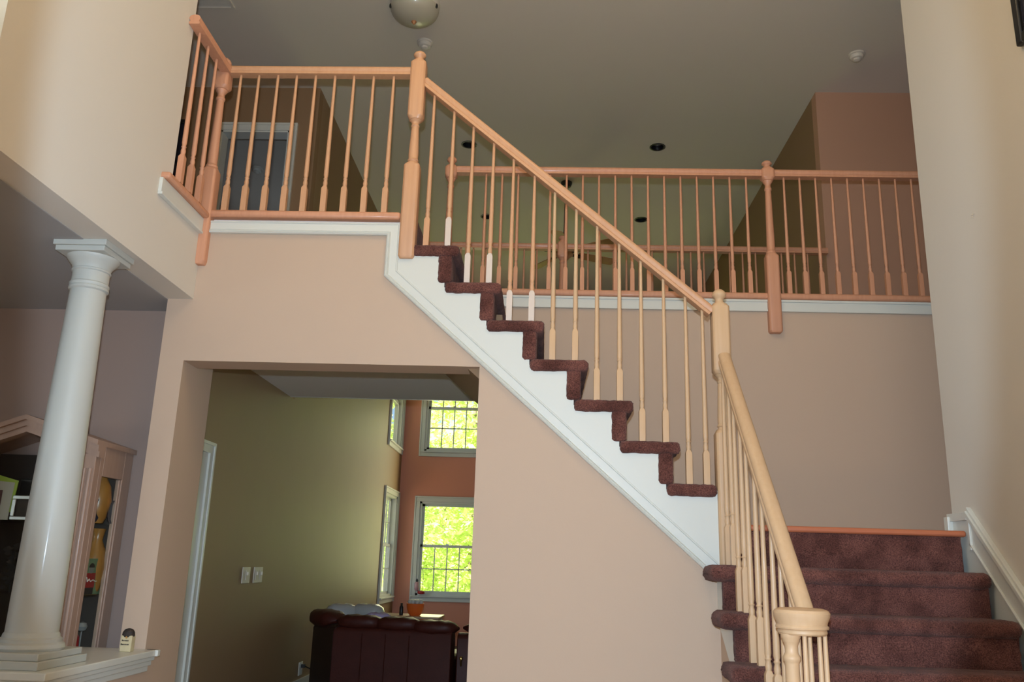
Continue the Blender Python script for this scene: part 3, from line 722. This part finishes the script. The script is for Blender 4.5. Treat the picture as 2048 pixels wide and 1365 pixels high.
# ------------------------------------------------------------------ figurine on the sill
fg = thing('figurine', (-1.965, 4.235, .802), 'small cream block figurine with a dark rounded cap, standing on the white sill', 'figurine')
obj('body', MB().box(-1.994, -1.940, 4.205, 4.245, .802, .876), mat('figurine_cream', (.56, .47, .28), .6, var=.15, vscale=40), fg, bevel=.004)
obj('cap', MB().loft([[(-1.967+r*math.cos(2*PI*k/16), 4.225+r*.8*math.sin(2*PI*k/16), z) for k in range(16)] for r, z in ((.027, .868), (.030, .876), (.028, .890), (.020, .902), (.004, .908))]), mat('figurine_cap', (.03, .02, .015), .7, .5, 200), fg, 60)
obj('nose', MB().lathe([(.001, .862), (.005, .865), (.004, .871), (.001, .873)], seg=8, x=-1.966, y=4.204), mat('figurine_nose', (.5, .25, .06), .5), fg, 60)
ink = MB()
for row, z, xs in ((0, .853, (-1.986, -1.979, -1.972, -1.966, -1.959)), (1, .836, (-1.989, -1.983, -1.976, -1.969, -1.962, -1.956))):
    for q, x in enumerate(xs): ink.box(x, x+.0045, 4.2035, 4.2055, z-.003, z+.002+(.002 if q == 0 else 0))
obj('lettering', ink, M_dark, fg, 0)

# ------------------------------------------------------------------ curio cabinet in the dining room
KX0, KX1, KY0, KY1 = -3.00, -2.245, 4.20, 4.59
kb = thing('curio_cabinet', (-2.62, 4.4, FL), 'pickled wood curio cabinet with a peaked pediment and glass sides, behind the column', 'cabinet')
obj('base', MB().box(KX0, KX1, KY0, KY1, FL, .55).box(KX0-.015, KX1+.012, KY0-.015, KY1, .53, .56), M_pickl, kb, bevel=.004)
obj('back_panel', MB().box(KX0+.02, KX1-.02, KY1-.02, KY1-.005, .56, 1.76), M_dark, kb, 0)
for x0, x1 in ((KX0, KX0+.10), (KX1-.10, KX1)):
    pl = obj('pilaster', MB().box(x0, x1, KY0, KY0+.05, .56, 1.735), M_pickl, kb, bevel=.003)
    for q in range(3):
        xx = x0+.014+.029*q
        obj('reed', MB().tube([(xx+.007, KY0-.002, .60), (xx+.007, KY0-.002, 1.66)], .010, 8), M_pickl, pl, 60)
pil = [(.0, 0)]
obj('side_frame', MB().box(KX1-.02, KX1, KY0+.05, KY0+.085, .56, 1.782).box(KX1-.02, KX1, KY1-.09, KY1, .56, 1.782).box(KX1-.02, KX1, KY0+.085, KY1-.09, 1.63, 1.782).box(KX1-.02, KX1, KY0+.085, KY1-.09, .56, .64)
    .box(KX1-.028, KX1-.006, KY1-.105, KY1-.09, .64, 1.63), M_pickl, kb, bevel=.003)
obj('side_glass', MB().box(KX1-.013, KX1-.010, KY0+.085, KY1-.09, .64, 1.63), M_glass, kb, 0)
obj('side_frame', MB().box(KX0, KX0+.02, KY0+.05, KY1, .56, 1.75), M_pickl, kb, 0)
PKX, PKZ = -2.622, 1.92
def gable(dz0, dz1, y0, y1, x0=KX0-.02, x1=KX1+.015):
    e0, e1 = 1.775, 1.80
    return MB().prism([(x0, e0+dz0), (PKX, PKZ+dz0), (x1, e1+dz0), (x1, e1+dz1), (PKX, PKZ+dz1), (x0, e0+dz1)], y0, y1)
pd = gable(-.085, -.055, KY0-.004, KY0+.05); pd.add(gable(-.055, -.025, KY0-.018, KY0+.05).v, gable(-.055, -.025, 0, 1).f); pd.add(gable(-.025, 0, KY0-.034, KY1).v, gable(-.025, 0, 0, 1).f)
obj('pediment', pd, M_pickl, kb, 0)
for z in (.76, 1.045, 1.40):
    obj('shelf', MB().box(KX0+.02, KX1-.022, KY0+.06, KY1-.02, z-.006, z), M_glass, kb, 0)
obj('front_glass', MB().box(KX0+.10, KX1-.10, KY0+.02, KY0+.024, .56, 1.72), M_glass, kb, 0)
def vase(x, y, z, h, r, lab, m):
    o = obj('vase', MB().lathe([(r*.55, z), (r*.75, z+h*.1), (r, z+h*.4), (r*.8, z+h*.65), (r*.4, z+h*.82), (r*.5, z+h*.95), (r*.58, z+h)], seg=24, x=x, y=y), m, at=(x, y, z)); tag(o, lab, 'vase', 'amber vases in the curio cabinet')
vase(-2.315, 4.42, 1.40, .29, .064, 'tall amber glazed vase on the top shelf of the curio cabinet', M_amber)
vase(-2.325, 4.49, 1.045, .33, .062, 'amber glazed vase on the shelf behind the photo card', M_amber)
for x, y, lab in ((-2.295, 4.345, 'navy round plate standing near the front of the cabinet side glass'), (-2.272, 4.475, 'navy round plate standing near the back of the cabinet side glass')):
    t = MB(); rings = []
    for r, d in ((.002, .004), (.04, .004), (.056, .010), (.060, .012), (.056, .005), (.04, -.002), (.002, -.002)):
        rings.append([(x+d, y+r*.8*math.cos(2*PI*k/24), 1.461+r*math.sin(2*PI*k/24)) for k in range(24)])
    o = obj('plate', t.loft(rings), M_navy, at=(x, y, 1.40)); tag(o, lab, 'plate', 'navy plates in the curio cabinet')
pc = thing('photo_card', (-2.30, 4.42, 1.046), 'green photo card of a red-shirted player with a white scrawl, in the cabinet', 'photo')
M_cg = mat('card_green', (.14, .22, .12), .5, var=.5, vscale=16)
cy_ = lambda y: 4.30+(y-4.28)*1.08
cz_ = lambda z: 1.047+(z-.865)*.84
obj('card', MB().box(-2.292, -2.286, cy_(4.28), cy_(4.485), 1.047, cz_(1.075)), M_cg, pc, 0)
obj('printed_shirt', MB().box(-2.286, -2.285, cy_(4.33), cy_(4.415), cz_(.905), cz_(.99)), mat('print_red', (.30, .02, .02), .5), pc, 0)
obj('printed_trousers', MB().box(-2.286, -2.285, cy_(4.335), cy_(4.41), cz_(.866), cz_(.905)), M_dark, pc, 0)
obj('printed_head', MB().loft([[(xx, cy_(4.372+.022*math.cos(2*PI*k/14)), cz_(1.012+.026*math.sin(2*PI*k/14))) for k in range(14)] for xx in (-2.286, -2.285)]), mat('print_grey', (.2, .2, .18), .5), pc, 0)
obj('printed_hat', MB().loft([[(xx, cy_(4.372+.026*math.cos(PI*k/10)), cz_(1.022+.026*math.sin(PI*k/10))) for k in range(11)] for xx in (-2.2855, -2.2845)]), M_dark, pc, 0)
obj('scrawl', MB().tube([(-2.284, cy_(y), cz_(z)) for y, z in ((4.315, .94), (4.335, .965), (4.345, .94), (4.36, .955), (4.375, .94), (4.395, .95), (4.42, .94), (4.465, .95))], .003, 5), M_trim, pc, 0)
o = obj('trinket_ball', MB().lathe([(.022, .761), (.022, .766), (.004, .772), (.004, .868), (.018, .874), (.025, .892), (.018, .910), (.001, .916)], seg=16, x=-2.30, y=4.42), mat('grey_glass', (.2, .2, .2), .25), at=(-2.30, 4.42, .761)); tag(o, 'small grey ball ornament on a stem in the dark lower cabinet', 'ornament')
o = obj('red_ornament', MB().lathe([(.001, .761), (.03, .764), (.045, .80), (.042, .85), (.02, .885), (.002, .89)], seg=18, x=-2.30, y=4.318), mat('red_glaze', (.25, .01, .015), .3), at=(-2.30, 4.318, .761)); tag(o, 'dark red rounded ornament at the bottom of the cabinet', 'ornament')
o = obj('black_box', MB().box(-2.735, -2.645, 4.40, 4.48, 1.401, 1.615), M_black, bevel=.004, at=(-2.69, 4.44, 1.401)); tag(o, 'black box standing behind the silver frame in the cabinet', 'box')
fr_ = thing('silver_frame', (-2.66, 4.34, 1.401), 'silver framed photo on the upper shelf of the cabinet front', 'photo frame')
obj('frame', MB().box(-2.715, -2.61, 4.325, 4.345, 1.401, 1.42).box(-2.715, -2.61, 4.325, 4.345, 1.505, 1.525).box(-2.715, -2.695, 4.325, 4.345, 1.42, 1.505).box(-2.63, -2.61, 4.325, 4.345, 1.42, 1.505), M_steel, fr_, bevel=.003)
obj('photo', MB().box(-2.695, -2.63, 4.333, 4.343, 1.42, 1.505), M_dark, fr_, 0)
wc = thing('greeting_card', (-2.78, 4.34, 1.401), 'white greeting card with a yellow-green edge in the cabinet', 'card')
obj('card', MB().prism([(-2.85, 1.401), (-2.735, 1.401), (-2.728, 1.59), (-2.85, 1.60)], 4.345, 4.351), mat('card_white', (.55, .56, .53), .6), wc, 0)
obj('edge_stripe', MB().prism([(-2.735, 1.44), (-2.722, 1.44), (-2.712, 1.60), (-2.85, 1.635), (-2.85, 1.60), (-2.728, 1.59)], 4.345, 4.350), mat('card_lime', (.38, .55, .08), .6), wc, 0)
obj('printed_panel', MB().box(-2.83, -2.785, 4.343, 4.3455, 1.44, 1.55), mat('card_plum', (.12, .06, .07), .6), wc, 0)
# dark dried flowers on the middle shelf
df = MB()
for k in range(60):
    a = random.uniform(0, 2*PI); r = random.uniform(.0, .07); x, y, z = -2.68+r*math.cos(a), 4.38+r*.5*math.sin(a), 1.06+random.uniform(0, .22)
    d = .02
    df.add([(x-d, y, z), (x, y-.004, z-d*.5), (x+d, y, z), (x, y+.004, z+d*.6)], [(0, 1, 2, 3)])
df.tube([(-2.68, 4.38, 1.046), (-2.68, 4.38, 1.24)], .006, 6)
o = obj('dried_flowers', df, mat('dried_black', (.012, .010, .010), .8), at=(-2.68, 4.38, 1.046)); tag(o, 'bunch of blackish dried flowers in the cabinet front', 'dried flowers')

# ------------------------------------------------------------------ family room furniture
def cushion_back(path, z0, z1, th, off=0.0):
    # a padded back following a plan polyline (its near side), thickness th away from the camera
    mb = MB(); dirs = [(Vector(path[i+1])-Vector(path[i])).normalized() for i in range(len(path)-1)]
    nr = [Vector((-d.y, d.x)) for d in dirs]; rings = []
    for i, p in enumerate(path):
        p = Vector(p); q = nr[0] if i == 0 else nr[-1] if i == len(path)-1 else (nr[i-1]+nr[i])/(1+nr[i-1].dot(nr[i]))
        pr_ = [(0, z0), (0, z1-.05), (.02, z1-.015), (.06, z1), (th-.06, z1), (th-.02, z1-.02), (th, z1-.06), (th, z0)]
        rings.append([(p.x+q.x*(d+off), p.y+q.y*(d+off), z) for d, z in pr_])
    return mb.loft(rings)
A, Bc, Cc = (-2.06, 8.05), (-1.77, 7.60), (-.745, 7.47)
sf = thing('sofa', (-1.4, 8.0, FL), 'oxblood leather sofa seen from behind, backed against the olive wall', 'sofa')
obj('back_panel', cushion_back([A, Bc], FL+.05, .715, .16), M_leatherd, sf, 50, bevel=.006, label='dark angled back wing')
obj('back_panel', cushion_back([Bc, Cc], FL+.05, .715, .16), M_leather, sf, 50, bevel=.006)
for t in (.25, .45, .65):
    x, y = Bc[0]+(Cc[0]-Bc[0])*t, Bc[1]+(Cc[1]-Bc[1])*t
    obj('seam', MB().tube([(x, y-.002, FL+.06), (x, y-.002, .66)], .004, 6), M_leather, sf, 60)
obj('seat', MB().prism([(Bc[0]+.02, Bc[1]+.14), (Cc[0]-.01, Cc[1]+.14), (Cc[0]+.05, 8.45), (-1.9, 8.55), (-2.02, 8.2)], FL+.05, .48, 'z'), M_leather, sf, bevel=.03)
def pillow(cx_, cy_, cz_, sx, sy, sz, rz, name, m, p):
    rings = []
    n = 9
    for i in range(n):
        t = -1+2*i/(n-1); e = (1-abs(t)**3.2)**.5 if abs(t) < 1 else 0
        e = max(e, .05); R = []
        for k in range(20):
            a = 2*PI*k/20; ca, sa = math.cos(a), math.sin(a)
            yy = math.copysign(abs(ca)**.7, ca)*sy*e; zz = math.copysign(abs(sa)**.7, sa)*sz*e + .006*math.sin(9*t+3*a)
            xx = t*sx
            R.append((cx_+xx*math.cos(rz)-yy*math.sin(rz), cy_+xx*math.sin(rz)+yy*math.cos(rz), cz_+zz))
        rings.append(R)
    return obj(name, MB().loft(rings), m, p, 70)
rz = math.atan2(Cc[1]-Bc[1], Cc[0]-Bc[0])
for t, h in ((.20, .745), (.53, .74), (.84, .725)):
    pillow(Bc[0]+(Cc[0]-Bc[0])*t+.01, Bc[1]+(Cc[1]-Bc[1])*t+.10, h, .215, .11, .06, rz, 'headrest', M_leather, sf)
pillow(-1.93, 8.02, .745, .27, .13, .075, math.atan2(Bc[1]-A[1], Bc[0]-A[0]), 'headrest', M_leather, sf)
ft_ = MB()
for x, y in ((-1.7, 7.68), (-.82, 7.58), (-1.8, 8.4), (-.85, 8.35)): ft_.box(x-.03, x+.03, y-.03, y+.03, FL, FL+.06)
obj('feet', ft_, M_black, sf, 0)
for k, (x, y, z, a) in enumerate(((-1.86, 8.28, .79, .3), (-1.62, 8.30, .795, -.2))):
    o = pillow(x, y, z-.02, .17, .10, .095, a, 'headrest_sheen', mat('silver_sheen', (.42, .42, .40), .25, coat=.4) if k == 0 else bpy.data.materials['silver_sheen'], None)  # highlights on the glossy leather headrests, built as silver shapes
    tag(o, ('silver sheen of the leather headrest as a raised shape, left end of the sofa', 'silver sheen of the leather headrest as a raised shape, next to the side window end')[k], 'highlight', 'silver headrest highlights on the sofa')
s2 = thing('recliner', (-.3, 8.0, FL), 'dark leather recliner just right of the sofa, mostly hidden by the pink wall', 'armchair')
obj('back_panel', cushion_back([(-.70, 7.52), (.10, 7.50)], FL+.05, .69, .16), M_leather, s2, 50, bevel=.008)
obj('seat', MB().box(-.68, .08, 7.64, 8.35, FL+.05, .48), M_leather, s2, bevel=.04)
obj('arm', MB().box(-.70, -.56, 7.66, 8.40, FL+.05, .62), M_leather, s2, bevel=.04)
obj('arm', MB().box(-.04, .10, 7.66, 8.40, FL+.05, .62), M_leather, s2, bevel=.04)
pillow(-.30, 7.60, .73, .36, .11, .07, 0, 'headrest', M_leather, s2)
obj('feet', MB().box(-.66, -.60, 7.56, 7.62, FL, FL+.06).box(0, .06, 7.56, 7.62, FL, FL+.06).box(-.66, -.60, 8.25, 8.31, FL, FL+.06).box(0, .06, 8.25, 8.31, FL, FL+.06), M_black, s2, 0)
obj('lever', MB().tube([(-.655, 7.515, .44), (-.655, 7.475, .44), (-.655, 7.465, .485)], .008, 8).lathe([(.001, .48), (.014, .487), (.016, .50), (.010, .512), (.001, .515)], seg=14, x=-.655, y=7.465), M_brass, s2, 50, label='shiny brass lever')
tb = thing('side_table', (-1.5, 10.05, FL), 'wooden side table in the family room corner behind the sofa', 'table')
obj('table_top', MB().box(-1.85, -1.12, 9.8, 10.35, .655, .68), M_floor, tb, bevel=.006)
for x in (-1.81, -1.16):
    for y in (9.84, 10.31): obj('leg', MB().box(x-.02, x+.02, y-.02, y+.02, FL, .655), M_floor, tb, bevel=.003)
bw = thing('orange_bowl', (-1.42, 10.0, .68), 'bright orange bowl filled with white things behind the sofa', 'bowl')
mo = mat('orange_plastic', (1.0, .19, .03), .35); mo.node_tree.nodes['Principled BSDF'].inputs['Subsurface Weight'].default_value = .3
obj('bowl', MB().lathe([(.055, .68), (.075, .70), (.092, .75), (.100, .81), (.094, .81), (.085, .76), (.06, .71), (.001, .70)], seg=32, x=-1.42, y=10.0, cap=False), mo, bw, 60)
st = MB()
for k in range(14):
    a = k*2.4; r = .07*math.sqrt(k/14); st.lathe([(.001, .800), (.02, .805), (.028, .826), (.02, .846), (.001, .852)], seg=8, x=-1.42+r*math.cos(a), y=10+r*math.sin(a))
o = obj('contents', st, M_trim, bw, 60, kind='stuff')
bt = thing('black_bottle', (-1.575, 10.0, .68), 'slim black bottle standing left of the orange bowl', 'bottle')
obj('body', MB().lathe([(.020, .68), (.022, .69), (.022, .765), (.012, .785)], seg=16, x=-1.575, y=10.0), M_black, bt, 50)
obj('cap', MB().lathe([(.013, .783), (.013, .808), (.003, .810)], seg=16, x=-1.575, y=10.0), M_dark, bt, 50)
o = pillow(-1.50, 8.18, .765, .12, .08, .035, .1, 'lavender_cloth', mat('lavender_cloth', (.45, .36, .55), .8, .3, 90), None); tag(o, 'folded lavender cloth lying over the sofa top', 'cloth')
hf = thing('bird_feeder', (-1.80, 13.03, .80), 'red hanging bird feeder with a clear bottle at the left of the lower window', 'feeder')
obj('bottle', MB().lathe([(.016, .985), (.034, .97), (.036, .88), (.024, .86)], seg=18, x=-1.845, y=13.03), mat('pink_glass', (.55, .30, .32), .2), hf, 50)
obj('red_base', MB().lathe([(.02, .862), (.05, .852), (.056, .832), (.05, .815), (.01, .808)], seg=20, x=-1.775, y=13.03), mat('feeder_red', (.42, .01, .01), .35), hf, 50)
obj('cap', MB().lathe([(.018, .983), (.02, 1.0), (.012, 1.02), (.002, 1.03)], seg=14, x=-1.845, y=13.03), M_black, hf, 50)
obj('hanger', MB().tube([(-1.80, 13.03, 1.22), (-1.765, 13.03, 1.14), (-1.755, 13.03, 1.04), (-1.765, 13.03, .85)], .004, 6).tube([(-1.84, 13.03, .862), (-1.775, 13.03, .842)], .008, 6), M_steel, hf, 60)
obj('suction_cup', MB().lathe([(.016, 1.215), (.010, 1.222), (.004, 1.23)], seg=12, x=-1.80, y=13.03), M_plastic, hf, 60)

# ------------------------------------------------------------------ outside
struct('ground', MB().box(-60, 60, FARY+.3, 90, -1.9, -1.8), M_lawn)
rnd = random.Random(3)
TL = ['tall tree in spring leaf straight outside the family room windows']
def leaf_mesh(n, R, H, seed):
    q = random.Random(seed); vs, fs = [], []
    cl_ = [(q.gauss(0, R*.5), q.gauss(0, R*.5), q.uniform(-H*.5, H*.5), q.uniform(.5, 1.1)) for _ in range(46)]
    for i in range(n):
        c = cl_[i % 46]; p = Vector((c[0]+q.gauss(0, c[3]*.45), c[1]+q.gauss(0, c[3]*.45), c[2]+q.gauss(0, c[3]*.35)))
        a = Vector((q.uniform(-1, 1), q.uniform(-1, 1), q.uniform(-.5, .5))).normalized(); b = a.cross(Vector((q.uniform(-1, 1), q.uniform(-1, 1), q.uniform(-1, 1)))).normalized()
        s = q.uniform(.07, .13); k = len(vs)
        vs += [tuple(p-a*s), tuple(p-b*s*.5+a*s*.1), tuple(p+a*s), tuple(p+b*s*.5+a*s*.1)]; fs.append((k, k+1, k+2, k+3))
    me = bpy.data.meshes.new('foliage'); me.from_pydata(vs, [], fs); me.materials.append(M_leaf); return me
LM = [leaf_mesh(7000, 2.2, 7.5, 11), leaf_mesh(7000, 2.4, 8.5, 12)]
spots = [(-3.6, 21), (-1.2, 23), (-5.0, 26), (-2.4, 28), (.6, 27), (-6.5, 31), (-3.8, 34), (-1.0, 35), (2.2, 32), (-9, 27), (3.5, 24), (1.5, 21), (-8, 38), (-5.5, 41), (-2.2, 43), (1, 42), (-12, 19), (-14, 15), (-13, 11), (-11, 24), (6, 30)]
for i, (x, y) in enumerate(spots):
    t = thing('tree', (x, y, -1.8), 'tall tree in fresh yellow-green leaf outside the family room windows', 'tree', 'spring trees outside the family room')
    h = rnd.uniform(3.0, 4.2)
    obj('trunk', MB().tube([(x, y, -1.85), (x+rnd.uniform(-.1, .1), y, .8), (x+rnd.uniform(-.3, .3), y, 3.2), (x+rnd.uniform(-.5, .5), y, 7)], [.16, .13, .10, .05], 8), M_bark, t, 60)
    o = inst('foliage', LM[i % 2], (x, y, h), t); o.rotation_euler = (0, 0, rnd.uniform(0, 6)); o['kind'] = 'stuff'
